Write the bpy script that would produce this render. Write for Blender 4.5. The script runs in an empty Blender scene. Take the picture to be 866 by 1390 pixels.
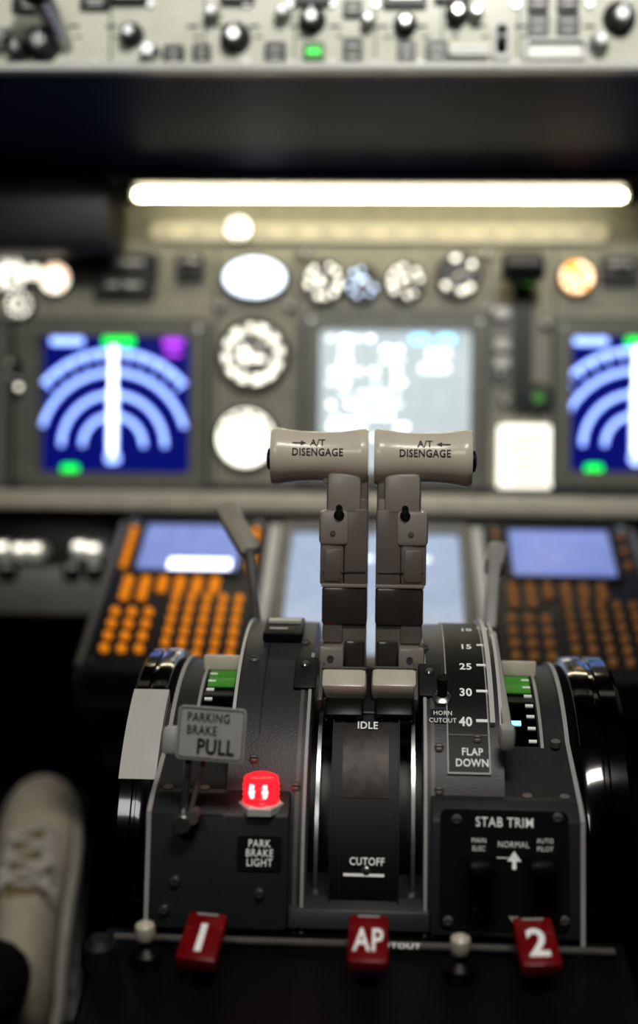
import bpy, bmesh, math, random
from mathutils import Vector, Matrix
random.seed(4)
rad=math.radians
sc=bpy.context.scene
try:
    sc.view_settings.view_transform='Standard'
    sc.view_settings.look='Medium High Contrast'
except Exception: pass
# ------------------------------------------------------------------ camera
FPX=1800.0; ZC=0.95; PITCH=15.0; YAW=3.0
C=Vector((0.010,0,ZC))
Rc=Matrix.Rotation(rad(YAW),3,'Z')@Matrix.Rotation(rad(90-PITCH),3,'X')
cd=bpy.data.cameras.new('camera'); cam=bpy.data.objects.new('camera',cd); sc.collection.objects.link(cam)
cam.matrix_world=Matrix.Translation(C)@Rc.to_4x4()
cd.sensor_fit='VERTICAL'; cd.sensor_height=36.0; cd.lens=FPX/1390*36.0
cd.shift_y=-45/1390; cd.clip_start=0.01
cd.dof.use_dof=True; cd.dof.focus_distance=0.838; cd.dof.aperture_fstop=2.15
sc.camera=cam
# survey helpers: where a sight line meets a real surface of the flight deck
def ray(px,py): return Rc@Vector(((px-433)/FPX,(650-py)/FPX,-1))
def P(px,py,d): return C+ray(px,py)*d
def frame(O,t):
    s,c=math.sin(rad(t)),math.cos(rad(t))
    return Matrix(((1,0,0,O[0]),(0,s,-c,O[1]),(0,c,s,O[2]),(0,0,0,1)))
def hit(F,px,py,h=0.0):
    inv=F.inverted(); o=inv@C; d=inv.to_3x3()@ray(px,py); t=(h-o.z)/d.z
    return o+d*t
s15,c15=math.sin(rad(15)),math.cos(rad(15))
fw=Vector((0,c15,-s15)); upv=Vector((0,s15,c15))
C0=Vector((0,0,ZC))
MP=frame(C0+fw*1.44,15)
QO=C0+fw*0.93-upv*0.2576
Q=frame(QO,15)
o=P(433,60,1.15); MC=frame((0,o.y,o.z),10)
o=P(433,719,1.355); E=frame((0,o.y,o.z),74)
def qh(px,py,R):
    inv=Q.inverted(); o=inv@C; d=inv.to_3x3()@ray(px,py)
    a=d.y**2+d.z**2; b=2*(o.y*d.y+o.z*d.z); c=o.y**2+o.z**2-R*R
    D=max(b*b-4*a*c,0); t=(-b-math.sqrt(D))/(2*a); p=o+d*t
    return p.x, math.atan2(p.y,p.z)
def cy(x,th,r): return Vector((x,r*math.sin(th),r*math.cos(th)))
# ------------------------------------------------------------------ materials
def lin(c):
    return tuple(((v/255)/12.92 if v/255<=0.04045 else (((v/255)+0.055)/1.055)**2.4) for v in c)
MATS={}
def mat(name,col,rough=0.5,metal=0.0,em=0.0,var=0.12,scale=60,bump=0.0,coat=0.0,emcol=None,spec=.5):
    if name in MATS: return MATS[name]
    m=bpy.data.materials.new(name); m.use_nodes=True; nt=m.node_tree; b=nt.nodes['Principled BSDF']
    l=lin(col)
    tc=nt.nodes.new('ShaderNodeTexCoord'); nz=nt.nodes.new('ShaderNodeTexNoise'); nz.inputs['Scale'].default_value=scale
    nz.inputs['Detail'].default_value=4
    nt.links.new(tc.outputs['Object'],nz.inputs['Vector'])
    cr=nt.nodes.new('ShaderNodeValToRGB')
    cr.color_ramp.elements[0].position=0.3; cr.color_ramp.elements[1].position=0.7
    cr.color_ramp.elements[0].color=(*[v*(1-var) for v in l],1); cr.color_ramp.elements[1].color=(*[min(1,v*(1+var)) for v in l],1)
    nt.links.new(nz.outputs['Fac'],cr.inputs['Fac']); nt.links.new(cr.outputs['Color'],b.inputs['Base Color'])
    b.inputs['Roughness'].default_value=rough; b.inputs['Metallic'].default_value=metal
    b.inputs['Coat Weight'].default_value=coat; b.inputs['Specular IOR Level'].default_value=spec
    if bump:
        bp=nt.nodes.new('ShaderNodeBump'); bp.inputs['Strength'].default_value=bump; bp.inputs['Distance'].default_value=0.0005
        n2=nt.nodes.new('ShaderNodeTexNoise'); n2.inputs['Scale'].default_value=900
        nt.links.new(tc.outputs['Object'],n2.inputs['Vector'])
        nt.links.new(n2.outputs['Fac'],bp.inputs['Height']); nt.links.new(bp.outputs['Normal'],b.inputs['Normal'])
    if em:
        b.inputs['Emission Color'].default_value=(*lin(emcol or col),1); b.inputs['Emission Strength'].default_value=em
    MATS[name]=m; return m
G_PANEL=mat('panel_grey_paint',(132,131,117),.5,bump=.2)
G_BEZ=mat('bezel_grey',(94,95,87),.45)
G_DARK=mat('dark_grey_paint',(42,43,45),.5,bump=.2)
G_QUAD=mat('quadrant_grey_paint',(72,73,76),.42,metal=.15,bump=.3,var=.06)
G_BOX=mat('box_grey_paint',(59,62,64),.45,metal=.1,bump=.3,var=.06)
G_MID=mat('mid_grey',(112,110,106),.4)
G_LEDGE=mat('ledge_beige_grey',(172,167,153),.45)
G_LEV=mat('lever_grey_paint',(126,120,112),.32,var=.05)
G_LEVL=mat('lever_light_grey',(164,159,150),.32,var=.05)
G_LEVD=mat('lever_dark_band',(84,79,74),.2,metal=.25)
CREAM=mat('cream_plastic',(232,225,207),.30,var=.04,coat=.25)
WHITE=mat('white_paint',(225,225,220),.4,var=.03)
LTG=mat('light_grey',(190,190,186),.4,var=.05)
BLACK=mat('black_plastic',(13,13,15),.4)
BLKG=mat('black_gloss',(5,5,7),.12,coat=.7)
BLKP=mat('black_placard',(11,11,13),.5,bump=.2)
BRONZE=mat('worn_dark_metal',(42,37,33),.38,metal=.4,var=.6,scale=150)
SILV=mat('brushed_silver',(190,190,190),.25,metal=.9)
WTXT=mat('white_lettering',(230,230,226),.5,em=.25)
DTXT=mat('dark_lettering',(50,48,48),.5)
RED=mat('red_handle',(140,10,20),.35,coat=.3)
REDG=mat('red_lamp_glow',(255,30,40),.2,em=1.9)
REDH=mat('red_lamp_core',(255,150,160),.2,em=3.5)
GLARE=mat('glareshield_vinyl',(10,17,44),.45,var=.35,scale=8,spec=.15)
TUBE=mat('lamp_tube',(255,244,208),.4,em=17)
AMB=mat('amber_key',(232,142,22),.5,em=.6)
AMBD=mat('amber_key_dim',(150,104,60),.5,em=.25)
E_BLUE=mat('screen_blue',(12,18,96),.15,em=.9)
E_ARC=mat('screen_arc',(150,178,255),.3,em=1.8)
E_WH=mat('screen_white',(240,246,255),.3,em=2.4)
E_SOFT=mat('screen_soft_white',(228,236,240),.3,em=1.35)
E_GR=mat('screen_green',(20,230,80),.3,em=1.4)
E_MG=mat('screen_magenta',(170,60,220),.3,em=1.2)
E_CY=mat('screen_cyan',(140,220,255),.3,em=1.8)
E_GREY=mat('screen_grey',(156,166,170),.2,em=.95)
E_LAV=mat('screen_lavender',(118,132,186),.2,em=.65)
E_DIALW=mat('dial_white_lit',(250,246,230),.3,em=1.9)
E_DIALB=mat('dial_blue_lit',(200,220,255),.3,em=1.9)
E_DIALO=mat('dial_amber_lit',(250,170,70),.3,em=1.2)
E_GRN2=mat('scale_green',(60,130,40),.4,em=.35)
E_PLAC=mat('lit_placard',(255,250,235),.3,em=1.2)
MCPF=mat('mode_panel_face',(202,203,190),.4,var=.06)
# ------------------------------------------------------------------ mesh builder
class Part:
    def __init__(s,name,F=Matrix.Identity(4)):
        s.name=name; s.F=F; s.bm=bmesh.new(); s.mats=[]; s.T=Matrix.Identity(4)
    def _add(s,t,m,T=None):
        if m not in s.mats: s.mats.append(m)
        i=s.mats.index(m)
        for f in t.faces: f.material_index=i
        bmesh.ops.recalc_face_normals(t,faces=t.faces[:])
        t.transform(s.T if T is None else s.T@T)
        me=bpy.data.meshes.new('tmp'); t.to_mesh(me); t.free(); s.bm.from_mesh(me); bpy.data.meshes.remove(me)
    def box(s,c,sz,m,bev=0,R=None,seg=2):
        t=bmesh.new(); bmesh.ops.create_cube(t,size=1,matrix=Matrix.Diagonal((sz[0],sz[1],sz[2],1)))
        if bev: bmesh.ops.bevel(t,geom=t.edges[:],offset=min(bev,min(sz)*.49),segments=seg,affect='EDGES',profile=.5)
        M=Matrix.Translation(Vector(c)); 
        if R is not None: M=M@R
        s._add(t,m,M)
    def rr(s,c,w,h,r,th,m,R=None,hole=None):  # rounded rectangle plate, facing +Z
        def loop(w,h,r):
            pts=[]
            for (sx,sy,a0) in ((1,1,0),(-1,1,90),(-1,-1,180),(1,-1,270)):
                for k in range(7):
                    a=rad(a0+k*15); pts.append((sx*(w/2-r)+r*math.cos(a),sy*(h/2-r)+r*math.sin(a)))
            return pts
        t=bmesh.new(); L=loop(w,h,r); n=len(L)
        if hole:
            L2=loop(hole[0],hole[1],hole[2])
            rings=[[t.verts.new((x,y,z)) for x,y in LL] for LL,z in ((L,-th/2),(L,th/2),(L2,th/2),(L2,-th/2))]
            for a in range(4):
                A,B=rings[a],rings[(a+1)%4]
                for k in range(n): t.faces.new((A[k],A[(k+1)%n],B[(k+1)%n],B[k]))
        else:
            A=[t.verts.new((x,y,-th/2)) for x,y in L]; B=[t.verts.new((x,y,th/2)) for x,y in L]
            t.faces.new(A[::-1]); t.faces.new(B)
            for k in range(n): t.faces.new((A[k],A[(k+1)%n],B[(k+1)%n],B[k]))
        M=Matrix.Translation(Vector(c))
        if R is not None: M=M@R
        s._add(t,m,M)
    def cyl(s,a,b,r1,m,r2=None,seg=28,bev=0):
        a=Vector(a); b=Vector(b); L=(b-a).length
        prof=[(0,r1),(L,r1 if r2 is None else r2)]
        if bev: prof=[(0,r1-bev),(bev,r1),(L-bev,(r2 or r1)),(L,(r2 or r1)-bev)]
        s.lathe(a,(b-a),prof,m,seg)
    def lathe(s,o,ax,prof,m,seg=32,cap=True):
        t=bmesh.new(); rings=[]
        for z,r in prof: rings.append([t.verts.new((r*math.cos(2*math.pi*k/seg),r*math.sin(2*math.pi*k/seg),z)) for k in range(seg)])
        for A,B in zip(rings,rings[1:]):
            for k in range(seg): t.faces.new((A[k],A[(k+1)%seg],B[(k+1)%seg],B[k]))
        if cap: t.faces.new(rings[0][::-1]); t.faces.new(rings[-1])
        M=Matrix.Translation(Vector(o))@Vector((0,0,1)).rotation_difference(Vector(ax).normalized()).to_matrix().to_4x4()
        s._add(t,m,M)
    def prism(s,poly,x0,x1,m,bev=0):  # poly in (n,u), swept in x
        t=bmesh.new(); A=[t.verts.new((x0,u,n)) for n,u in poly]; B=[t.verts.new((x1,u,n)) for n,u in poly]
        k=len(poly); t.faces.new(A); t.faces.new(B[::-1])
        for i in range(k): t.faces.new((A[i],B[i],B[(i+1)%k],A[(i+1)%k]))
        bmesh.ops.recalc_face_normals(t,faces=t.faces[:])
        if bev: bmesh.ops.bevel(t,geom=t.edges[:],offset=bev,segments=2,affect='EDGES',profile=.5)
        s._add(t,m)
    def band(s,x0,x1,r0,r1,a0,a1,m,n=40):
        pts=[(r1*math.cos(rad(a0+(a1-a0)*k/n)),r1*math.sin(rad(a0+(a1-a0)*k/n))) for k in range(n+1)]
        pts+=[(r0*math.cos(rad(a1-(a1-a0)*k/n)),r0*math.sin(rad(a1-(a1-a0)*k/n))) for k in range(n+1)]
        t=bmesh.new(); A=[t.verts.new((x0,u,w)) for w,u in pts]; B=[t.verts.new((x1,u,w)) for w,u in pts]; k=len(pts)
        for i in range(k): t.faces.new((A[i],B[i],B[(i+1)%k],A[(i+1)%k]))
        for L in (A,B):
            for i in range(n): t.faces.new((L[i],L[i+1],L[k-2-i],L[k-1-i]))
        s._add(t,m)
    def arc(s,c,r0,r1,a0,a1,z,m,n=40):
        t=bmesh.new(); V=[]
        for k in range(n+1):
            a=rad(a0+(a1-a0)*k/n)
            V.append((t.verts.new((c[0]+r0*math.cos(a),c[1]+r0*math.sin(a),z)),t.verts.new((c[0]+r1*math.cos(a),c[1]+r1*math.sin(a),z))))
        for A,B in zip(V,V[1:]): t.faces.new((A[0],A[1],B[1],B[0]))
        s._add(t,m)
    def text(s,body,size,fn,m,bold=.02,rot=0,sx=.84):
        cu=bpy.data.curves.new('t','FONT'); cu.body=body; cu.size=size; cu.align_x='CENTER'; cu.align_y='CENTER'; cu.offset=bold*size; cu.resolution_u=3; cu.space_character=1.08
        ob=bpy.data.objects.new('t',cu); sc.collection.objects.link(ob); bpy.context.view_layer.update()
        me=bpy.data.meshes.new_from_object(ob.evaluated_get(bpy.context.evaluated_depsgraph_get()))
        bpy.data.objects.remove(ob); t=bmesh.new(); t.from_mesh(me); bpy.data.meshes.remove(me)
        for v in t.verts: v.co=fn(v.co.x*sx,v.co.y)
        s._add(t,m)
    def done(s,sharp=32):
        me=bpy.data.meshes.new(s.name); 
        for f in s.bm.faces: f.smooth=True
        for e in s.bm.edges:
            if len(e.link_faces)!=2 or e.calc_face_angle(0)>rad(sharp): e.smooth=False
        s.bm.to_mesh(me); s.bm.free()
        for m in s.mats: me.materials.append(m)
        ob=bpy.data.objects.new(s.name,me); sc.collection.objects.link(ob); ob.matrix_world=s.F; return ob
def flat(c,h=None):
    c=Vector(c)
    return lambda x,y: Vector((c.x+x,c.y+y,c.z if h is None else h))
def rectpx(F,x0,y0,x1,y1,h=0):
    ym=(y0+y1)/2; xm=(x0+x1)/2
    a=hit(F,x0,ym,h); b=hit(F,x1,ym,h); t=hit(F,xm,y0,h); u=hit(F,xm,y1,h)
    return Vector(((a.x+b.x)/2,(t.y+u.y)/2,h)),abs(b.x-a.x),abs(t.y-u.y)
# ------------------------------------------------------------------ room shell
FLOORM=mat('floor_vinyl',(26,26,28),.7,bump=.3,scale=20); WALLM=mat('wall_lining',(30,31,33),.7,scale=10); CEILM=mat('ceiling_lining',(70,70,70),.7,scale=10)
def slab(n,c,sz,m):
    p=Part(n); p.box((0,0,0),sz,m); ob=p.done(); ob.location=c
slab('floor',(0,.45,-.02),(2.0,2.8,.04),FLOORM)
slab('ceiling',(0,.45,1.72),(2.0,2.8,.04),CEILM)
slab('wall_left',(-.98,.45,.85),(.04,2.8,1.7),WALLM)
slab('wall_right',(.98,.45,.85),(.04,2.8,1.7),WALLM)
slab('wall_front',(0,1.83,.85),(1.92,.04,1.7),WALLM)
slab('wall_back',(0,-.93,.85),(1.92,.04,1.7),WALLM)
# ------------------------------------------------------------------ main instrument panel
K=1.44/1800
mp=Part('main_instrument_panel',MP)
top=hit(MP,433,262).y; bot=hit(MP,433,668).y
mp.box((0,(top+bot)/2,-.02),(1.5,top-bot,.04),G_PANEL)
c,w,h=rectpx(MP,0,302,400,326,.01)
mp.rr((hit(MP,512,314).x,c.y,.004),hit(MP,820,314).x-hit(MP,202,314).x,h,.008,.008,mat('lamp_glow_strip',(188,184,166),.4))  # pale strip paints the tube's glow on the panel below it
for k in range(14):
    x=hit(MP,225+k*44,314).x; mp.box((x,c.y,.0085),(.016,.003,.001),G_MID)
c=hit(MP,433,682); mp.box((0,c.y,.02),(1.5,.021,.085),G_LEDGE,bev=.004)
mp.box((0,c.y+.016,.004),(1.5,.006,.012),G_DARK)
# module joints
for x0 in (22,292,402,662,752):
    p=hit(MP,x0,480); mp.box((p.x,(top+bot)/2-.03,.001),(.0018,.27,.003),G_DARK)
# bezels
for (x0,y0,x1,y1) in ((-200,436,14,660),(32,436,280,662),(412,426,660,662),(752,436,985,662)):
    c,w,h=rectpx(MP,x0,y0,x1,y1,.008)
    mp.rr(c,w,h,.008,.018,G_BEZ,hole=(w-.034,h-.034,.006))
    mp.rr(c,w+.006,h+.006,.010,.004,G_DARK,hole=(w-.004,h-.004,.006))
    for sx in (-1,1):
        for sy in (-1,1):
            mp.cyl(c+Vector((sx*(w/2-.008),sy*(h/2-.008),.009)),c+Vector((sx*(w/2-.008),sy*(h/2-.008),.0105)),.0028,SILV,seg=12)
# switch plates upper-left of the panel
for (x0,y0,x1,y1) in ((125,345,215,385),(240,345,278,380),(130,385,210,405),(815,350,866,385)):
    c,w,h=rectpx(MP,x0,y0,x1,y1,.004); mp.rr(c,w,h,.003,.012,BLACK)
    mp.cyl(c+Vector((0,0,.006)),c+Vector((0,.004,.024)),.004,SILV)
    mp.box(c+Vector((0,.006,.007)),(w*.6,.004,.002),LTG)
for (px,py) in ((300,415),(395,415),(415,345),(660,345),(683,425),(678,470),(678,505),(685,545),(660,420),(740,440),(415,650),(20,430)):
    c=hit(MP,px,py); mp.cyl(c,c+Vector((0,0,.012)),.005,G_DARK,bev=.001); mp.cyl(c+Vector((0,0,.012)),c+Vector((0,0,.014)),.0035,LTG)
c,w,h=rectpx(MP,666,410,694,520,.003); mp.rr(c,w,h,.004,.006,G_MID)
for y in (425,468,492): 
    c=hit(MP,681,y,.012); mp.rr(c,.016,.012,.003,.01,LTG)
mp.done()
# nav displays
def scr(name,x0,y0,x1,y1,m):
    p=Part(name,MP); c,w,h=rectpx(MP,x0,y0,x1,y1,.005); p.rr(c,w,h,.003,.01,m); return p,c,w,h
def nav(x0,x1,cx):
    p,c,w,h=scr('navigation_display',x0,450,x1,645,E_BLUE)
    o=hit(MP,cx,606,.011); z=.0104
    for r,t in ((129,7),(101,7),(71,7),(42,7)):
        lim=50 if r>120 else 88 if r>100 else 90
        x_lim=(w/2)/K
        a=lim if r*math.sin(rad(lim))<x_lim-3 else math.degrees(math.asin((x_lim-3)/r))
        p.arc(o,(r-t/2)*K,(r+t/2)*K,90-a,90+a,z,E_ARC)
    for k in range(-5,6):
        a=rad(90+k*9.5); r=121*K
        p.box((o.x+r*math.cos(a),o.y+r*math.sin(a),z),(.003,.010,.0006),E_ARC,R=Matrix.Rotation(a-math.pi/2,4,'Z'))
    q=hit(MP,cx,545,.011); p.box((q.x,q.y,z+.0003),(.0070,.135,.0006),E_WH)
    p.box((q.x,q.y-.02,z+.0001),(.012,.07,.0006),E_ARC)
    def bl(px,py,w_,h_,m): 
        q=hit(MP,px,py,.011); p.rr((q.x,q.y,z+.0006),w_*K,h_*K,min(w_,h_)*.3*K,.0006,m)
    bl(cx+8,463,44,13,E_GR); bl(cx-62,463,46,11,E_ARC); bl(cx+82,465,28,12,E_MG); bl(cx+82,480,24,6,E_MG)
    bl(cx-58,637,24,14,E_GR); bl(cx,622,20,14,E_ARC)
    p.done()
nav(60,258,153); nav(764,962,864)
p,c,w,h=scr('navigation_display',-180,450,8,645,E_BLUE)
p.box((c.x+w*.35,c.y,.0105),(.02,.11,.0008),E_ARC); p.done()
p,c,w,h=scr('engine_display',430,446,640,645,E_GREY)
for r in range(10):
    for cc in range(6):
        if random.random()<.8:
            q=hit(MP,452+cc*18+random.uniform(-4,4),459+r*15,.011); p.rr((q.x,q.y,.0105),.011*random.uniform(.5,1.2),.0050,.0015,.0008,E_SOFT if random.random()<.45 else E_WH)
for (px,py,ww,m) in ((570,460,24,E_CY),(606,460,22,E_CY),(510,562,44,E_WH),(470,575,40,E_WH),(595,480,30,E_SOFT),(590,500,40,E_SOFT),(600,600,40,E_SOFT)):
    q=hit(MP,px,py,.011); p.rr((q.x,q.y,.011),ww*K,.009,.003,.0008,m)
p.done()
# round gauges
def gauge(px,py,r,face=BLACK,marks=E_DIALW,oval=1.0,needle=2,fill=.6,name='round_gauge'):
    p=Part(name,MP); c=hit(MP,px,py); R=r*K; p.T=Matrix.Translation((c.x,c.y,0))@Matrix.Diagonal((1,oval,1,1))
    p.lathe((0,0,0),(0,0,1),[(0,R*1.12),(.010,R*1.12),(.013,R*1.06),(.012,R*.98)],G_DARK,40)
    p.lathe((0,0,.0),(0,0,1),[(0,R*.98),(.0125,R*.98)],face,40)
    n=12
    for k in range(n):
        if random.random()<fill+.15:
            p.arc((0,0),R*random.uniform(.6,.72),R*.92,k*30,k*30+random.uniform(12,24),.0128,marks,6)
    if fill>.5: 
        a0=random.uniform(0,180); p.arc((0,0),0.0001,R*.5*fill,a0,a0+random.uniform(160,280),.0128,marks,20)
        p.rr((R*.1,-R*.35,.0129),R*.7,R*.25,R*.08,.0006,DTXT)
    for k in range(needle):
        a=random.uniform(0,6.28); p.box((R*.3*math.cos(a),R*.3*math.sin(a),.0136),(R*.75,R*.09,.001),WHITE,R=Matrix.Rotation(a,4,'Z'))
    p.cyl((0,0,.012),(0,0,.0155),R*.1,LTG); p.done()
gauge(347,379,42,E_DIALB,E_DIALW,.64,1,.9,'clock_gauge')
gauge(345,482,44,G_MID,E_DIALW,1,2,.85)
gauge(335,595,39,E_DIALW,G_MID,1,2,.5)
gauge(440,384,26,G_DARK,E_DIALW,1,1,.7); gauge(492,386,22,G_DARK,E_DIALB,1,1,.7); gauge(550,384,24,G_DARK,E_DIALW,1,1,.6)
gauge(622,375,28,BLACK,E_DIALW,1,2,.3); gauge(781,378,22,E_DIALO,E_DIALW,1,1,.6)
gauge(325,313,17,E_DIALW,G_DARK,.95,0,.3); gauge(78,380,20,E_DIALW,E_DIALO,1,1,.6); gauge(18,375,22,E_DIALW,G_MID,1,1,.6); gauge(50,372,10,E_DIALW,E_DIALW,1,0,.2)
gauge(30,415,18,G_DARK,E_DIALW,1,1,.7); gauge(18,512,24,BLACK,E_DIALW,1,1,.2)
# gear lever
g=Part('landing_gear_lever',MP)
c,w,h=rectpx(MP,696,385,722,560,.004); g.rr(c,w,h,.006,.010,BLACK)
q=hit(MP,703,372); g.cyl((q.x,q.y-.01,.0),(q.x,q.y,.05),.006,G_DARK); g.lathe((q.x-.022,q.y,.052),(1,0,0),[(0,.012),(.004,.016),(.04,.016),(.044,.012)],BLACK)
q=hit(MP,714,385); g.rr((q.x,q.y,.02),.014,.008,.003,.02,E_GRN2)
q=hit(MP,728,541); g.lathe((q.x,q.y,0),(0,0,1),[(0,.017),(.014,.016),(.018,.012)],G_DARK); g.cyl((q.x,q.y,.018),(q.x,q.y,.024),.006,E_GRN2)
g.done()
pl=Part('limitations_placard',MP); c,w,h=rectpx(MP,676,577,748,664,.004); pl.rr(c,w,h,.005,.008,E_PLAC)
for k in range(6): pl.box((c.x+random.uniform(-.004,.004),c.y+h*.36-k*h*.145,.0085),(w*random.uniform(.5,.8),.0045,.0008),G_MID)
pl.done()
# lower left side panel with knobs
lp=Part('lower_side_panel',MP)
c,w,h=rectpx(MP,-150,692,150,835,.02); c2,w2,h2=rectpx(MP,-150,768,150,835,.03)
lp.box((c.x,c.y,.0),(w,h,.02),BLACK,bev=.002); lp.box((c2.x,c2.y,.012),(w2,h2,.02),G_MID,bev=.004)
for (px,py) in ((12,775),(30,750),(50,750),(5,748),(100,775),(110,747),(128,750),(130,775)):
    q=hit(MP,px,py,.02); lp.lathe((q.x,q.y,.01),(0,0,1),[(0,.012),(.016,.011),(.02,.008)],BLACK if py>770 else LTG); 
    lp.box((q.x,q.y+.006,.028),(.012,.006,.010),E_DIALW if py<770 else LTG,bev=.002)
lp.done()
# ------------------------------------------------------------------ glareshield
gs=Part('glareshield'); 
a=MC@hit(MC,433,98); b=MP@hit(MP,433,243,.085)
poly=[(a.y,a.z),(a.y+.015,a.z-.004),(b.y,b.z),(b.y+.03,b.z+.005),(b.y+.16,b.z+.03),(b.y+.16,b.z+.09),(a.y+.08,a.z+.115),(a.y+.02,a.z+.11)]
t=bmesh.new(); A=[t.verts.new((-.74,y,z)) for y,z in poly]; B=[t.verts.new((.74,y,z)) for y,z in poly]
t.faces.new(A); t.faces.new(B[::-1])
for i in range(len(poly)): t.faces.new((A[i],B[i],B[(i+1)%len(poly)],A[(i+1)%len(poly)]))
bmesh.ops.recalc_face_normals(t,faces=t.faces[:]); bmesh.ops.bevel(t,geom=t.edges[:],offset=.004,segments=3,affect='EDGES',profile=.5)
gs._add(t,GLARE)
# dark drop hood outboard of the lamp
gs.T=MP; c,w,h=rectpx(MP,-200,248,160,345,.05); gs.box((c.x,c.y,.045),(w,h,.09),BLKP,bev=.01,R=None); gs.T=Matrix.Identity(4)
gs.done()
lt=Part('flood_light_tube',MP)
y=(hit(MP,172,268,.07).y+hit(MP,858,257,.07).y)/2-.002; xa=hit(MP,184,268,.07).x; xb=hit(MP,848,257,.07).x
lt.lathe((xa,y,.07),(1,0,0),[(0,.004),(.003,.0054),(xb-xa-.003,.0054),(xb-xa,.004)],TUBE,24)
lt.box(((xa+xb)/2,y+.008,.074),(xb-xa+.03,.003,.046),BLACK,bev=.001)  # upper shroud, deepened to block the tube's upward light
for x in (xa-.008,xb+.008): lt.box((x,y,.07),(.014,.018,.02),BLACK,bev=.003)
lt.done()
# ------------------------------------------------------------------ mode control panel
mc=Part('mode_control_panel',MC)
yb=hit(MC,433,94).y; yt=hit(MC,433,-70).y
mc.box((0,(yb+yt)/2,-.015),(1.3,yt-yb,.03),MCPF,bev=.004)
mc.box((0,yb+.001,-.005),(1.3,.008,.03),LTG,bev=.003)
def mbtn(x0,y0,x1,y1,m=BLACK,lm=LTG,h=.006):
    c,w,hh=rectpx(MC,x0,y0,x1,y1,h/2); mc.rr(c,w,hh,.002,h,m)
    mc.box((c.x,c.y+hh*.18,h+.0004),(w*.6,.002,.0008),lm); mc.box((c.x,c.y-hh*.2,h+.0004),(w*.5,.002,.0008),lm)
def mknob(px,py,r,m=BLACK,L=.02):
    c=hit(MC,px,py); k=1.15/1800; R=r*k
    mc.lathe((c.x,c.y,0),(0,0,1),[(0,R*1.25),(.004,R*1.2),(.005,R),(L-.003,R*.9),(L,R*.7)],m,24)
    mc.cyl((c.x,c.y,L),(c.x,c.y,L+.001),R*.45,SILV); mc.box((c.x,c.y+R*.5,L+.001),(R*.16,R*.7,.001),WHITE)
for b in ((222,62,250,90),(360,58,388,88),(412,58,440,84),(466,52,492,88),(466,0,492,22),(540,56,564,84),(578,56,608,86),(716,20,745,50),(756,20,786,50),(716,-10,745,14),(756,-10,786,14),(262,60,286,86),(18,-5,74,16),(110,-5,150,12)):
    mbtn(*b)
c,w,h=rectpx(MC,414,60,438,80,.008); mc.rr((c.x,c.y,.007),w,h,.002,.004,E_GRN2)
mc.box((c.x,c.y,.0098),(w*.7,.003,.001),E_GR)
for k in ((180,48,13,G_DARK),(320,52,17,G_DARK),(424,28,15,BLACK),(550,34,13,BLACK),(620,20,13,G_DARK),(840,25,18,BLACK),(205,72,11,SILV),(812,58,12,LTG),(60,60,20,G_DARK),(28,70,12,G_DARK),(290,20,10,LTG),(385,20,10,LTG),(500,30,9,LTG),(645,20,9,LTG),(5,55,14,SILV)):
    mknob(*k)
# display windows
for b in ((300,-30,345,4),(520,-30,580,8),(590,-30,640,2),(150,-30,200,4),(400,-40,450,6)):
    c,w,h=rectpx(MC,*b,.004); mc.rr(c,w,h,.002,.008,BLACK); mc.box((c.x,c.y-.003,.0085),(w*.7,.006,.0008),E_DIALW)
# thumb wheel + bars
c,w,h=rectpx(MC,668,28,692,82,.004); mc.rr(c,w,h,.007,.008,LTG,hole=(w*.55,h*.7,.003)); q=hit(MC,680,55); mc.lathe((q.x-.004,q.y,0),(1,0,0),[(0,.014),(.008,.014)],BLACK)
for b in ((610,64,664,76),(712,52,796,82)):
    c,w,h=rectpx(MC,*b,.004); mc.rr(c,w,h,.003,.012,WHITE if b[0]<700 else LTG,hole=(w-.006,h-.006,.002))
    mc.rr(c-Vector((0,0,.003)),w-.008,h-.008,.001,.006,WHITE)
c=hit(MC,90,30); mc.cyl((c.x,c.y-.02,0),(c.x-.01,c.y+.01,.05),.007,SILV,r2=.010); mc.cyl((c.x-.01,c.y+.01,.05),(c.x-.014,c.y+.018,.062),.013,BLACK)
for px in (30,130,205,335,395,450,510,570,700,800,850):
    for py in (6,88):
        q=hit(MC,px,py); mc.cyl(q,q+Vector((0,0,.004)),.003,SILV)
# engraved legends and module seams
for px in (100,152,262,300,345,402,455,520,572,612,652,706,800):
    q=hit(MC,px,36); mc.box((q.x,q.y,.0006),(.010,.0022,.0008),DTXT); q=hit(MC,px+6,50); mc.box((q.x,q.y,.0006),(.006,.0018,.0008),DTXT)
for px in (150,278,400,510,600,704):
    q=hit(MC,px,40); mc.box((q.x,q.y,.0003),(.0012,.07,.0008),G_DARK)
mc.done()
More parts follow.
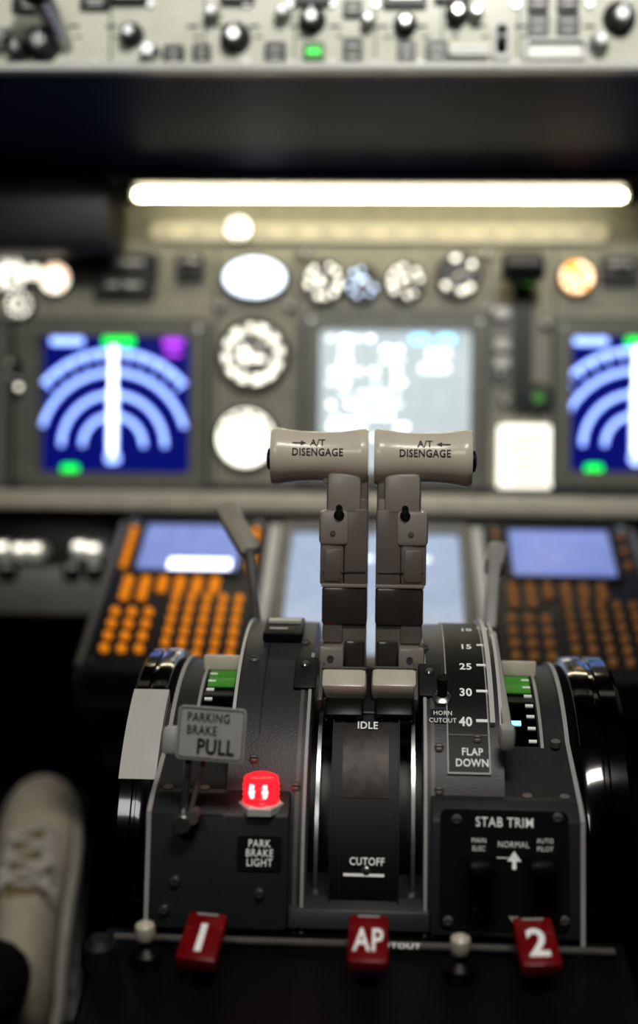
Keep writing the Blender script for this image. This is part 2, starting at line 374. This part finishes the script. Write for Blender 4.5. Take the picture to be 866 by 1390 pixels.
# ------------------------------------------------------------------ forward aisle stand, CDUs
st=Part('forward_aisle_stand',E)
yb=hit(E,433,915).y
st.box((0,yb/2+.01,-.02),(.53,-yb+.04,.036),G_DARK,bev=.004)
for (x0,x1,m_) in ((-.262,-.254,G_MID),(-.108,-.096,LTG),(.096,.108,LTG),(.254,.262,G_MID)): st.box(((x0+x1)/2,yb/2,.001),(x1-x0,-yb,.012),m_,bev=.002)
ob=st.done()
stb=Part('aisle_stand_cabinet'); pt=E@Vector((0,yb,-.02)); pt2=E@Vector((0,0,-.03))
stb.box((0,(pt.y+pt2.y)/2+.02,(pt.z-.02)/2),(.34,pt2.y-pt.y-.02,pt.z-.02),BLACK,bev=.006)
stb.box((0,(pt.y+pt2.y)/2+.02,pt.z-.06),(.50,pt2.y-pt.y-.02,.07),BLACK,bev=.006); stb.done()
def cdu(x0,key,keyl):
    p=Part('control_display_unit',E); W=.140; H=.245; cx=x0; y1=.004
    p.T=Matrix.Translation((cx,0,0))
    p.box((0,-H/2,.004),(W,H,.014),G_DARK,bev=.003)
    p.rr((0,-.055,.012),.108,.092,.004,.006,BLACK,hole=(.098,.082,.003))
    p.rr((0,-.055,.0115),.098,.083,.003,.003,E_LAV)
    for k in range(3): p.box((.012,-.078-k*.006,.0135),(.06,.0045,.0006),E_WH if keyl else E_LAV)
    for sx in (-1,1):
        for k in range(6):
            if not keyl and k%2: continue
            p.box((sx*.0615,-.025-k*.0125,.0135),(.0066,.0050,.006),key,bev=.0012)
    for r in range(3):
        for c_ in range(6):
            if r==2 and c_>1: continue
            p.box((-.052+c_*.0165,-.112-r*.0135,.0135),(.0090,.0058,.006),key,bev=.0012)
    for r in range(4):
        for c_ in range(3): p.lathe((-.056+c_*.0155,-.162-r*.018,.010),(0,0,1),[(0,.0042),(.005,.0042),(.006,.0034)],key,14)
    for r in range(6):
        for c_ in range(5): 
            p.box((-.003+c_*.0148,-.140-r*.0165,.0135),(.0064,.0074,.006),key,bev=.0015)
    for sx in (-1,1):
        for yy in (-.01,-.235): p.cyl((sx*.064,yy,.01),(sx*.064,yy,.014),.003,SILV,seg=12)
    p.done()
cdu(-.181,AMB,True); cdu(.181,AMBD,False)
ld=Part('lower_display_screen',E)
ld.rr((0,-.115,.004),.188,.23,.004,.012,G_MID,hole=(.166,.20,.003)); ld.rr((0,-.115,.0),.167,.20,.002,.012,mat('lower_screen_glow',(138,152,176),.2,em=.7))
for k in range(4): ld.box((-.04+k*.028,-.04-(k%2)*.02,.0065),(.02,.006,.0006),E_SOFT)
ld.done()
# ------------------------------------------------------------------ throttle quadrant
q=Part('throttle_quadrant',Q)
R0=.156
q.band(-.083,-.036,.02,R0,-30,125,G_QUAD); q.band(.036,.083,.02,R0,-30,125,G_QUAD)
q.band(-.0365,.0365,.02,.118,-35,125,BLACK)
q.band(-.0205,.0205,.05,.1525,-22,62,BLKP); q.band(-.014,.014,.15,.1530,26,44,BRONZE)
q.band(-.0205,-.0199,.15,.1545,-14,56,G_DARK); q.band(.0199,.0205,.15,.1545,-14,56,G_DARK)
q.band(-.0150,-.0145,.15,.1533,-14,50,G_DARK); q.band(.0145,.0150,.15,.1533,-14,50,G_DARK)
for sx in (-1,1):
    q.band(sx*.036-.001,sx*.036+.001,.10,R0+.0012,-25,66,LTG)  # slot edge rail; its bright glint is put into the pale colour
    q.band(sx*.0405-.0012,sx*.0405+.0012,.15,R0+.0006,-5,62,G_MID)
    q.band(sx*.029-.0012,sx*.029+.0012,.10,.143,-20,60,SILV)
    q.band(sx*.0825-.001,sx*.0825+.001,.12,R0+.0015,42,100,WHITE)  # white line paints the lit rim of the arc housing
    # side cheeks
    arcp=[(.128*math.cos(rad(a)),.128*math.sin(rad(a))) for a in range(118,44,-4)]
    poly=arcp+[(.148,.066),(.158,.060),(.166,-.004),(.02,-.05),(-.10,-.03)]
    q.prism(poly,sx*.083 if sx>0 else -.125,sx*.125 if sx>0 else -.083,G_BOX)
    arcp=[(.1305*math.cos(rad(a)),.1305*math.sin(rad(a))) for a in range(118,44,-4)]
    poly=arcp+[(.150,.0685),(.1605,.062),(.1695,-.03),(.02,-.05),(-.10,-.03)]
    q.prism(poly,min(sx*.1245,sx*.1272),max(sx*.1245,sx*.1272),LTG)
    # index slots with scales
    q.band(min(sx*.088,sx*.108),max(sx*.088,sx*.108),.12,.129,44,88,BLKG)
    q.band(min(sx*.109,sx*.111),max(sx*.109,sx*.111),.12,.1305,44,92,LTG)
    q.band(min(sx*.0865,sx*.0885),max(sx*.0865,sx*.0885),.12,.1305,44,92,G_DARK)
    q.band(min(sx*.089,sx*.107),max(sx*.089,sx*.107),.12,.1298,66,76,E_GRN2)
    for k in range(9): q.band(min(sx*.102,sx*.107),max(sx*.102,sx*.107),.12,.1301,46+k*4.5,46.8+k*4.5,WTXT,2)
    q.band(min(sx*.089,sx*.098),max(sx*.089,sx*.098),.12,.1302,52,53.4,E_CY if sx>0 else LTG,3)
    q.box(cy(sx*.1,rad(79),.133),(.026,.010,.006),CREAM,bev=.001)
    for (xx,yy,zz) in ((.118,.094,.094),(.096,.070,.138),(.118,.070,.138)):
        q.cyl((sx*xx,yy-.002,zz),(sx*xx,yy+.0015,zz+.001),.003,G_MID,seg=14)
# lower front boxes
poly=[(.08,.073),(.146,.070),(.158,.060),(.1665,-.004),(.08,-.004)]
q.prism(poly,-.1245,-.044,G_BOX,bev=.0015)
q.prism(poly,.039,.1245,G_BOX,bev=.0015)
q.prism([(.08,.02),(.150,.012),(.158,.006),(.162,-.004),(.08,-.004)],-.044,.039,G_BOX,bev=.001)
# dark seams
q.band(-.066,-.065,.15,R0+.0003,40,100,G_DARK); 
# flap placard
x0,tA=qh(612,852,R0); x1,_=qh(668,852,R0); xm,tB=qh(640,1052,R0)
q.band(.0495,.0745,.15,R0+.001,math.degrees(tB),math.degrees(tA)+14,BLKP)
q.band(.0755,.0785,.15,R0+.004,math.degrees(qh(640,985,R0)[1]),105,WHITE)
for xx in (.0495,.0745): q.band(xx-.0004,xx+.0004,.15,R0+.0014,math.degrees(tB),math.degrees(tA)+14,LTG)
q.band(.0495,.0745,.15,R0+.0014,math.degrees(tB),math.degrees(tB)+.4,LTG,2)
q.band(.0495,.0745,.15,R0+.0014,math.degrees(qh(640,1000,R0)[1]),math.degrees(qh(640,1000,R0)[1])+.3,G_MID,2)
def wtext(body,size,px,py,m=WTXT,R=R0+.0014,bold=.02):
    x_,th=qh(px,py,R); q.text(body,size,lambda a,b:cy(x_+a,th+b/R,R),m,bold)
for b,py in (('10',855),('15',878),('25',905),('30',940),('40',980)):
    wtext(b,.0092,632,py,bold=.03); xx,th=qh(655,py,R0)
    q.band(xx-.004,xx+.003,.15,R0+.0015,math.degrees(th)-.35,math.degrees(th)+.35,WTXT,2)
wtext('FLAP',.0068,641,1021); wtext('DOWN',.0068,641,1036)
x_,th=qh(601,973,R0); q.band(x_-.0075,x_+.0075,.15,R0+.0008,math.degrees(th)-1.9,math.degrees(th)+1.9,BLKP,4)
wtext('HORN',.0046,601,968,bold=.005); wtext('CUTOUT',.0046,601,978,bold=.005)
wtext('IDLE',.0072,499,985,R=.1542); wtext('CUTOFF',.0062,498,1170,R=.1542)
x_,th=qh(498,1188,.153); q.band(-.012,.012,.15,.1538,math.degrees(th)-.3,math.degrees(th)+.3,WTXT,2)
x_,th=qh(498,968,.153); q.band(-.011,.011,.15,.1538,math.degrees(th)-.25,math.degrees(th)+.25,G_MID,2)
def screw(px,py,R=R0,r=.0030,m=G_MID):
    x_,th=qh(px,py,R); q.lathe(cy(x_,th,R-.001),cy(0,th,1),[(0,r),(.0018,r),(.0026,r*.6)],m,16); q.box(cy(x_,th,R+.0017),(r*1.5,.0006,.0006),BLACK)
for s_ in ((497,1183,.1525,.003,SILV),(452,962,.156),(420,915),(415,872),(402,1068),(596,1073),(596,1015),(585,920),(648,1003,.157),(575,880),(345,895),(345,1030)):
    screw(*s_)
# corner brackets
for (px,py) in ((415,915),(583,925)):
    x_,th=qh(px,py,R0); q.box(cy(x_,th,R0+.001),(.014,.030,.002),G_DARK,bev=.0008,R=Matrix.Rotation(-th,4,'X'))
    x_,th=qh(px,py-8,R0); q.lathe(cy(x_,th,R0+.001),cy(0,th,1),[(0,.003),(.003,.003),(.004,.002)],SILV,12)
# armed panel at top left
x_,th=qh(386,860,R0); q.box(cy(x_,th,R0+.003),(.026,.034,.006),BLKP,bev=.001,R=Matrix.Rotation(-th,4,'X')); q.box(cy(x_,th+.04,R0+.007),(.022,.006,.002),WHITE,R=Matrix.Rotation(-th,4,'X')); q.box(cy(x_-.003,th-.05,R0+.006),(.012,.003,.002),LTG,R=Matrix.Rotation(-th,4,'X'))
# reverser link rollers
for (px,w_) in ((467,.0285),(535,.0285)):
    x_,th=qh(px,932,R0); q.box(cy(x_,th,R0+.002),(w_,.017,.014),CREAM,bev=.003,R=Matrix.Rotation(-th,4,'X'))
    x_,th=qh(px,922,R0); q.box(cy(x_,th,R0+.007),(w_*.98,.0015,.006),G_MID,R=Matrix.Rotation(-th,4,'X'))
    x_,th=qh(px,962,R0); q.box(cy(x_,th,R0-.001),(.024,.014,.008),BLACK,bev=.002,R=Matrix.Rotation(-th,4,'X'))
for px in (436,564):
    x_,th=qh(px,935,R0); q.box(cy(x_,th,R0+.002),(.003,.034,.012),G_MID,bev=.001,R=Matrix.Rotation(-th,4,'X'))
# horn cutout toggle
x_,th=qh(600,950,R0); n_=cy(0,th,1); o_=cy(x_,th,R0)
q.lathe(o_,n_,[(0,.0062),(.003,.0062),(.004,.004)],SILV,6); q.cyl(o_,o_+n_*.012+Vector((0,.006,0)),.0025,BLACK,r2=.004)
# face plates on the lower boxes
FB=Matrix.Translation((0,.028,.16235))@Matrix.Rotation(rad(-7.6),4,'X')
q.T=FB; QF=Q@FB
def frect(x0,y0,x1,y1,th,m,r=.002):
    c,w,h=rectpx(QF,x0,y0,x1,y1,th/2); q.rr((c.x,c.y,th/2),w,h,r,th,m); return c,w,h
frect(322,1135,382,1182,.001,BLKP)
for b,y in (('PARK',1145.5),('BRAKE',1158.5),('LIGHT',1171.5)): q.text(b,.0062,flat(hit(QF,352,y,.0013)),WTXT,.01)
frect(597,1100,772,1262,.0014,BLKP,.004)
def ft(b,size,px,py,m=WTXT,h=.0018,bold=.012): q.text(b,size,flat(hit(QF,px,py,h)),m,bold)
ft('STAB TRIM',.0078,685,1117); ft('MAIN',.0040,650,1141,bold=0); ft('ELEC',.0040,650,1152,bold=0); ft('NORMAL',.0050,697,1147,bold=0); ft('AUTO',.0040,740,1142,bold=0); ft('PILOT',.0040,740,1153,bold=0)
for (px,w_) in ((665,50),(735,34)):
    c=hit(QF,px,1164,.0018); q.box((c.x,c.y,.0017),(w_*.00043,.0005,.0004),WTXT)
c=hit(QF,698,1167,.002)
t=bmesh.new(); t.faces.new([t.verts.new((c.x+a,c.y+b,.0023)) for a,b in ((-.0042,-.001),(.0042,-.001),(0,.005))]); q._add(t,WTXT)
q.box((c.x,c.y-.003,.0021),(.0024,.005,.0004),WTXT)
for px in (650,735):   # guarded trim switches
    c=hit(QF,px,1205,.002); q.rr((c.x,c.y,.002),.022,.036,.003,.003,BLACK)
    q.box((c.x,c.y-.004,.008),(.011,.028,.012),BLKG,bev=.003); q.box((c.x,c.y+.012,.010),(.013,.008,.016),BLACK,bev=.002)
c=hit(QF,697,1246,.002); t=bmesh.new(); t.faces.new([t.verts.new((c.x+a,c.y+b,.0023)) for a,b in ((-.003,.001),(.003,.001),(0,-.004))]); q._add(t,LTG)
for px,py in ((237,1196),(352,1213),(222,1235),(620,1112),(757,1110),(608,1250),(766,1250)):
    c=hit(QF,px,py,.001); q.lathe((c.x,c.y,0),(0,0,1),[(0,.0030),(.002,.0030),(.003,.002)],SILV if px<500 else G_MID,14); q.box((c.x,c.y,.0031),(.004,.0006,.0004),BLACK)
q.T=Matrix.Identity(4)
q.done()
# pedestal body under the quadrant
pb=Part('pedestal_cabinet')
pb.box((0,.80,.245),(.235,.30,.48),BLACK,bev=.004); pb.done()
# ------------------------------------------------------------------ thrust levers
for sx in (-1,1):
    p=Part('thrust_lever',Q); n0=.05; dx=.0012; sc_=1.0 if sx<0 else 1.06
    p.T=Matrix.Translation((dx,0,0))
    def bx(x0,x1,u0,u1,nA,nB,m,bev=.0015): p.box((sx*(x0+x1)/2*sc_,(u0+u1)/2,(nA+nB)/2),((x1-x0)*sc_,u1-u0,nB-nA),m,bev=bev)
    bx(.0030,.0315,.10,.190,.030,.060,G_LEV)
    bx(.0030,.0178,.165,.245,.032,.0615,G_LEV)
    bx(.0182,.0315,.150,.190,.034,.0615,G_LEV)
    bx(.0026,.0322,.162,.187,.030,.0630,G_LEVD,.002)
    bx(.0026,.0326,.1865,.189,.030,.0640,G_LEVL,.0006)
    bx(.0182,.0336,.188,.216,.032,.064,G_LEV)
    bx(.0026,.0180,.188,.238,.032,.0640,G_LEV)
    bx(.0040,.0320,.196,.1972,.034,.0646,G_LEVD,.0003)
    bx(.0150,.0345,.214,.237,.030,.066,G_LEVL,.003)
    bx(.0195,.0315,.190,.212,.034,.0652,G_LEV,.002)
    bx(.007,.0300,.232,.262,.034,.064,G_LEVL,.004)
    bx(.0028,.016,.232,.262,.034,.060,G_LEV,.002)
    bx(.017,.033,.134,.149,.050,.075,G_LEVL,.002)
    bx(.030,.033,.110,.152,.040,.070,G_LEV,.001)
    bx(.004,.017,.128,.152,.050,.064,G_LEVD,.002)
    p.lathe((sx*.0215,.234,.062),(0,0,1),[(0,.0034),(.005,.0034),(.0065,.002)],BLACK,16)
    p.lathe((sx*.0215,.2385,.062),(0,0,1),[(0,.0022),(.004,.0022)],BLACK,12)
    p.lathe((sx*.0255,.1415,.074),(0,0,1),[(0,.003),(.002,.002)],SILV,12)
    p.lathe((sx*.0255,.222,.065),(0,0,1),[(0,.0022),(.002,.0015)],G_MID,12)
    p.T=Matrix.Identity(4)
    # grip: waisted spool
    xa,xb=.0020,.0660; prof=[]
    def rr_(s_): return .0165+.0038*abs(2*s_-1)**2.4
    for k in range(25):
        s_=k/24; r=rr_(s_)
        if k==0 or k==24: r-=.0022
        if k==1 or k==23: r-=.0005
        prof.append((s_*(xb-xa),r))
    hu=.2722
    p.lathe((sx*xa,hu,n0),(sx,0,0),prof,CREAM,48)
    # lower saddle joining grip and stem
    p.box((sx*.019,hu-.012,n0-.002),(.028,.014,.022),CREAM,bev=.005)
    p.lathe((sx*(xb-.001),hu-.002,n0),(sx,0,0),[(0,.0115),(.0015,.0115)],G_DARK,24)
    p.lathe((sx*xb,hu-.002,n0),(sx,0,0),[(0,.0075),(.0025,.007),(.0035,.004)],BLACK,20)
    # lettering
    def ht(body,size,u,xc):
        def fn(a,b):
            X=xc+a; s_=(abs(X)-xa)/(xb-xa); r=rr_(min(max(s_,0),1))+.0003; th=u/r+b/r
            return Vector((X,hu+r*math.sin(th),n0+r*math.cos(th)))
        p.text(body,size,fn,DTXT,.02)
    xc=sx*.035
    ht('A/T',.0070,.0092,xc); ht('DISENGAGE',.0070,.0024,xc)
    def fnv(X,b):
        s_=(abs(X)-xa)/(xb-xa); r=rr_(min(max(s_,0),1))+.0003; th=b/r
        return Vector((X,hu+r*math.sin(th),n0+r*math.cos(th)))
    xm=xc-.012 if sx<0 else xc+.012; dr=1 if sx<0 else -1
    for quad in ([(-.0045,.0085),(.0015,.0085),(.0015,.0094),(-.0045,.0094)],[(.001,.0071),(.0045,.00895),(.001,.0108)]):
        t=bmesh.new(); t.faces.new([t.verts.new(fnv(xm+dr*a,b)) for a,b in quad]); p._add(t,DTXT)
    p.done()
# ------------------------------------------------------------------ trim wheels
for sx in (-1,1):
    p=Part('trim_wheel',Q); kx=.72 if sx<0 else 1.0
    prof=[(.0,.02),(0,.100),(.002,.112),(.001,.128),(.004,.1345),(.008,.1355),(.0165,.1355),(.0175,.1335),(.020,.1335),(.021,.1355),(.031,.1355),(.0345,.132),(.035,.112),(.033,.1),(.033,.02)]
    prof=[(a*kx,b) for a,b in prof]
    p.lathe((sx*.1290,0,0),(sx,0,0),prof,BLKG,96)
    p.lathe((sx*.118,0,0),(sx,0,0),[(0,.012),(.045,.012)],SILV,20)
    if sx<0:
        x_,t1=qh(200,936,.1355); x_,t2=qh(200,1058,.1355)
        p.band(-.1530,-.1298,.12,.1359,math.degrees(t2),math.degrees(t1),WHITE)
    p.done()
# ------------------------------------------------------------------ parking brake lever + light
p=Part('parking_brake_lever',Q); inv=Q.inverted()
c=inv@P(287,996,.765); Rr=Matrix.Rotation(rad(-3),4,'Z')@Matrix.Rotation(rad(-6),4,'X')
p.T=Matrix.Translation(c)@Rr
p.rr((0,0,0),.0395,.0305,.003,.0035,LTG); p.rr((0,0,.0018),.0375,.0285,.0025,.0006,DTXT,hole=(.0365,.0275,.002))
p.text('PARKING',.0074,flat((-.002,.0088,.0021)),DTXT,.012,sx=.76); p.text('BRAKE',.0074,flat((-.0055,.0015,.0021)),DTXT,.012,sx=.76); p.text('PULL',.0120,flat((.003,-.0078,.0021)),DTXT,.03,sx=.78)
p.box((-.0225,-.006,-.006),(.014,.017,.010),LTG,bev=.004)
p.box((-.004,-.006,-.005),(.030,.010,.008),LTG,bev=.003)
p.T=Matrix.Identity(4)
a=inv@P(254,1034,.77); b=inv@P(247,1118,.768)
p.box((a+b)/2-Vector((0,0,.003)),(.0045,(a-b).length+.004,.003),SILV,bev=.001,R=Matrix.Rotation(rad(-5),4,'Z'))
p.box((a+b)/2-Vector((-.006,.0,.004)),(.003,(a-b).length+.004,.003),G_MID,bev=.001,R=Matrix.Rotation(rad(-14),4,'Z'))
b2=Vector((b.x,b.y,.152)); p.cyl(b2,b+Vector((0,0,.004)),.0055,SILV,bev=.001); p.cyl(b+Vector((.006,.004,-.01)),b+Vector((.006,.004,.003)),.004,G_MID)
p.done()
p=Part('parking_brake_light',Q)
xq=(inv@P(353,1085,.775)).x; o_=Vector((xq,.0620,.1505)); up=Vector((0,1,.12))
p.lathe(o_,up,[(0,.0135),(.004,.0135),(.0055,.0115)],WHITE,6)
pr=[(.005,.0105)]
for k in range(4): pr+=[(.0065+k*.003,.0108),(.008+k*.003,.0092)]
pr+=[(.0185,.0102),(.0195,.0098),(.0205,.0078),(.0206,.002)]
p.lathe(o_,up,pr,REDG,32)
for dx_ in (-.0045,.003): p.lathe(o_+Vector((dx_,0,.0088)),up,[(.009,.0012),(.012,.002),(.017,.0012)],REDH,12)
p.done()
# ------------------------------------------------------------------ speed brake and flap levers
p=Part('speed_brake_lever'); c=P(352,870,.97)
def rod(p,a,b,w,d,m,bev=.002):
    v=b-a; L=v.length; z=v.normalized(); x=Vector((1,0,0)); x=(x-z*x.dot(z)).normalized(); y=z.cross(x)
    M=Matrix((( x.x,y.x,z.x,0),(x.y,y.y,z.y,0),(x.z,y.z,z.z,0),(0,0,0,1)))
    p.box((a+b)/2,(w,d,L),m,bev=bev,R=M)
rod(p,P(303,685,1.03),P(342,752,1.0),.018,.012,G_LEDGE,.005); rod(p,P(338,745,1.0),c,.006,.010,G_MID); p.done()
p=Part('flap_lever'); rod(p,P(672,752,1.02),P(664,860,.97),.010,.016,LTG,.003); 
rod(p,P(676,745,1.03),P(670,775,1.01),.016,.02,LTG,.005)
rod(p,P(668,862,.90),P(690,1000,.80),.006,.008,LTG,.002); p.T=Matrix.Translation(P(688,1000,.79)); p.box((0,0,0),(.010,.012,.016),LTG,bev=.004); p.T=Matrix.Identity(4); p.done()
# ------------------------------------------------------------------ fire control panel
FO=Q@Vector((0,-.006,.160)); FP=frame(FO,90)
p=Part('fire_control_panel',FP)
p.box((0,-.25,-.015),(.30,.50,.03),BLKP,bev=.003)
c=hit(FP,433,1283,.002); p.box((0,c.y,.0035),(.285,.005,.003),G_MID,bev=.001)
p.text('CUTOUT',.007,flat(hit(FP,540,1284,.0055)),WTXT)
p.box((0,-.25,-.23),(.22,.42,.40),BLACK,bev=.004)
for (px,py) in ((197,1262),(625,1280)):
    c=hit(FP,px,py,.022); p.lathe((c.x,c.y,0),(0,0,1),[(0,.009),(.008,.008),(.012,.003),(.016,.003)],BLACK,20)
    p.lathe((c.x,c.y,.015),(0,0,1),[(0,.003),(.002,.0052),(.006,.006),(.010,.0052),(.012,.002)],CREAM,20)
c=hit(FP,135,1285,.01); p.lathe((c.x,c.y,0),(0,0,1),[(0,.010),(.012,.009),(.016,.005)],G_DARK,20)
p.done()
for (px,py,s_,bz) in ((274,1270,'1',.03),(500,1273,'AP',.02),(729,1277,'2',.03)):
    p=Part('fire_handle',FP); c=hit(FP,px,py,.022)
    p.T=Matrix.Translation(c)@Matrix.Rotation(rad(10),4,'X')@Matrix.Rotation(rad(-5 if s_=='1' else 4 if s_=='2' else 0),4,'Z')
    p.box((0,0,-.004),(.0225,.036,.009),RED,bev=.002); p.text(s_,.028 if len(s_)<2 else .024,flat((0,-.003,.0008)),WTXT,bz,sx=.84 if len(s_)<2 else .56)
    p.box((0,.0155,.0006),(.012,.0015,.0006),LTG)
    p.T=Matrix.Translation((c.x,c.y,0)); p.box((0,0,.008),(.010,.020,.017),BLACK,bev=.001); p.done()
# ------------------------------------------------------------------ sneaker on a rudder pedal
SH=mat('canvas_cream',(226,219,198),.8,bump=.4,var=.08); SOLE=mat('rubber_sole',(238,234,222),.6); LACE=mat('tongue_tan',(160,142,104),.8); TR=mat('trouser_cloth',(20,22,28),.9,bump=.4)
toe=P(60,1068,1.36); heel=Vector((-.302,.985,.160)); 
ax=(toe-heel).normalized(); side=Vector((1,0,0)); side=(side-ax*side.dot(ax)).normalized(); nu=side.cross(ax)
SF=Matrix(((side.x,ax.x,nu.x,heel.x),(side.y,ax.y,nu.y,heel.y),(side.z,ax.z,nu.z,heel.z),(0,0,0,1)))
LEN=(toe-heel).length
p=Part('sneaker',SF)
secs=[(0,.018,.055),(.03,.026,.074),(.12,.030,.080),(.24,.030,.080),(.36,.031,.076),(.48,.033,.068),(.60,.036,.056),(.72,.038,.046),(.84,.036,.038),(.93,.029,.032),(.98,.019,.025),(1.0,.008,.016)]
def loft(secs,f,m,n=28):
    t=bmesh.new(); rings=[]
    for s_ in secs: rings.append([t.verts.new(f(s_,2*math.pi*k/n)) for k in range(n)])
    for A,B in zip(rings,rings[1:]):
        for k in range(n): t.faces.new((A[k],A[(k+1)%n],B[(k+1)%n],B[k]))
    t.faces.new(rings[0][::-1]); t.faces.new(rings[-1]); p._add(t,m)
def sp(v,e): return math.copysign(abs(v)**e,v)
loft(secs,lambda s_,a: Vector((s_[1]*sp(math.cos(a),.8)*(1 if math.sin(a)<0 else 1-.25*math.sin(a)),s_[0]*LEN,max(.0,s_[2]/2+s_[2]/2*sp(math.sin(a),.8)))),SH)
loft(secs,lambda s_,a: Vector(((s_[1]+.005)*sp(math.cos(a),.5),(s_[0]*1.02-.01)*LEN,.004+.013*sp(math.sin(a),.5))),SOLE)
def topz(y):
    for A,B in zip(secs,secs[1:]):
        if A[0]<=y<=B[0]: f=(y-A[0])/(B[0]-A[0]); return A[2]+(B[2]-A[2])*f
# eyestay flaps, tongue, laces
tl=-math.atan2(topz(.42)-topz(.72),.30*LEN)
p.box((0,.56*LEN,topz(.56)-.001),(.026,.32*LEN,.006),LACE,bev=.003,R=Matrix.Rotation(tl,4,'X'))
for sx in (-1,1): p.box((sx*.019,.57*LEN,topz(.57)-.003),(.012,.30*LEN,.006),SOLE,bev=.002,R=Matrix.Rotation(tl,4,'X')@Matrix.Rotation(rad(sx*28),4,'Y'))
for k in range(6):
    y=.45+k*.05; z=topz(y)+.004
    p.box((0,y*LEN,z),(.042,.0055,.004),SOLE,bev=.0018,R=Matrix.Rotation(rad(14 if k%2 else -14),4,'Z'))
for s2 in (-1,1):
    p.box((s2*.020,.43*LEN,topz(.43)+.007),(.042,.005,.005),SOLE,bev=.002,R=Matrix.Rotation(rad(-35*s2),4,'Z'))
    p.box((s2*.018,.49*LEN,topz(.49)+.007),(.036,.005,.005),SOLE,bev=.002,R=Matrix.Rotation(rad(40*s2),4,'Z'))
p.done(60)
# rudder pedal plate + post
p=Part('rudder_pedal',SF)
p.box((0,LEN*.55,-.020),(.09,LEN*.90,.012),BLACK,bev=.003)
for k in range(8): p.box((0,LEN*(.2+k*.1),-.0135),(.08,.005,.003),BLACK,bev=.001)
p.T=SF.inverted(); t1=SF@Vector((0,LEN*.55,-.02)); p.cyl((t1.x,t1.y,0.0),(t1.x,t1.y,t1.z-.003),.02,BLACK); p.cyl((t1.x,t1.y,0),(t1.x,t1.y,.01),.05,BLACK); p.done()
# trouser leg
me=bpy.data.meshes.new('trouser_leg'); pts=[SF@Vector((0,.13*LEN,.076)),SF@Vector((-.012,.02*LEN,.125)),Vector((-.42,.76,.36)),Vector((-.50,.60,.54)),Vector((-.52,.4,.53)),Vector((-.53,.12,.52)),Vector((-.53,-.05,.52))]
me.from_pydata(pts,[(i,i+1) for i in range(6)],[]); ob=bpy.data.objects.new('trouser_leg',me); sc.collection.objects.link(ob); me.materials.append(TR)
ob.modifiers.new('skin','SKIN'); 
for v,r in zip(me.skin_vertices[0].data,(.032,.040,.058,.068,.072,.082,.09)): v.radius=(r,r)
me.skin_vertices[0].data[6].use_root=True
sb=ob.modifiers.new('sub','SUBSURF'); sb.levels=2; sb.render_levels=2
p=Part('pilot_seat'); FAB=mat('seat_fabric',(40,42,50),.9,bump=.5)
p.box((-.55,.02,.34),(.44,.44,.12),FAB,bev=.04,seg=4); p.box((-.55,-.24,.66),(.44,.12,.66),FAB,bev=.05,seg=4); p.box((-.55,0,.15),(.30,.30,.30),BLACK,bev=.01); p.done()
# ------------------------------------------------------------------ lights
def area(name,loc,tgt,sz,e,col=(1,1,1)):
    l=bpy.data.lights.new(name,'AREA'); l.shape='RECTANGLE'; l.size=sz[0]; l.size_y=sz[1]; l.energy=e; l.color=col
    o=bpy.data.objects.new(name,l); sc.collection.objects.link(o); o.location=loc
    o.rotation_euler=(Vector(tgt)-Vector(loc)).to_track_quat('-Z','Y').to_euler(); return o
area('dome_light',(.1,.42,1.68),(.02,.85,.7),(.4,.2),5.6,(1,.96,.89))
area('dome_light',(-.35,-.2,1.6),(0,1.2,1.1),(.4,.3),2.3,(1,.98,.96))
l=bpy.data.lights.new('mode_panel_fill','SPOT'); l.energy=38; l.spot_size=rad(44); l.spot_blend=.5; l.shadow_soft_size=.03; l.color=(1,1,.94)  # added unseen spot that brightens the mode control panel
o=bpy.data.objects.new('mode_panel_fill',l); sc.collection.objects.link(o); o.location=(.15,.15,1.66)
tg=MC@Vector((0,.03,0)); o.rotation_euler=(tg-Vector(o.location)).to_track_quat('-Z','Y').to_euler()
w=bpy.data.worlds.new('world'); sc.world=w; w.use_nodes=True; w.node_tree.nodes['Background'].inputs[0].default_value=(.05,.06,.08,1); w.node_tree.nodes['Background'].inputs[1].default_value=.3
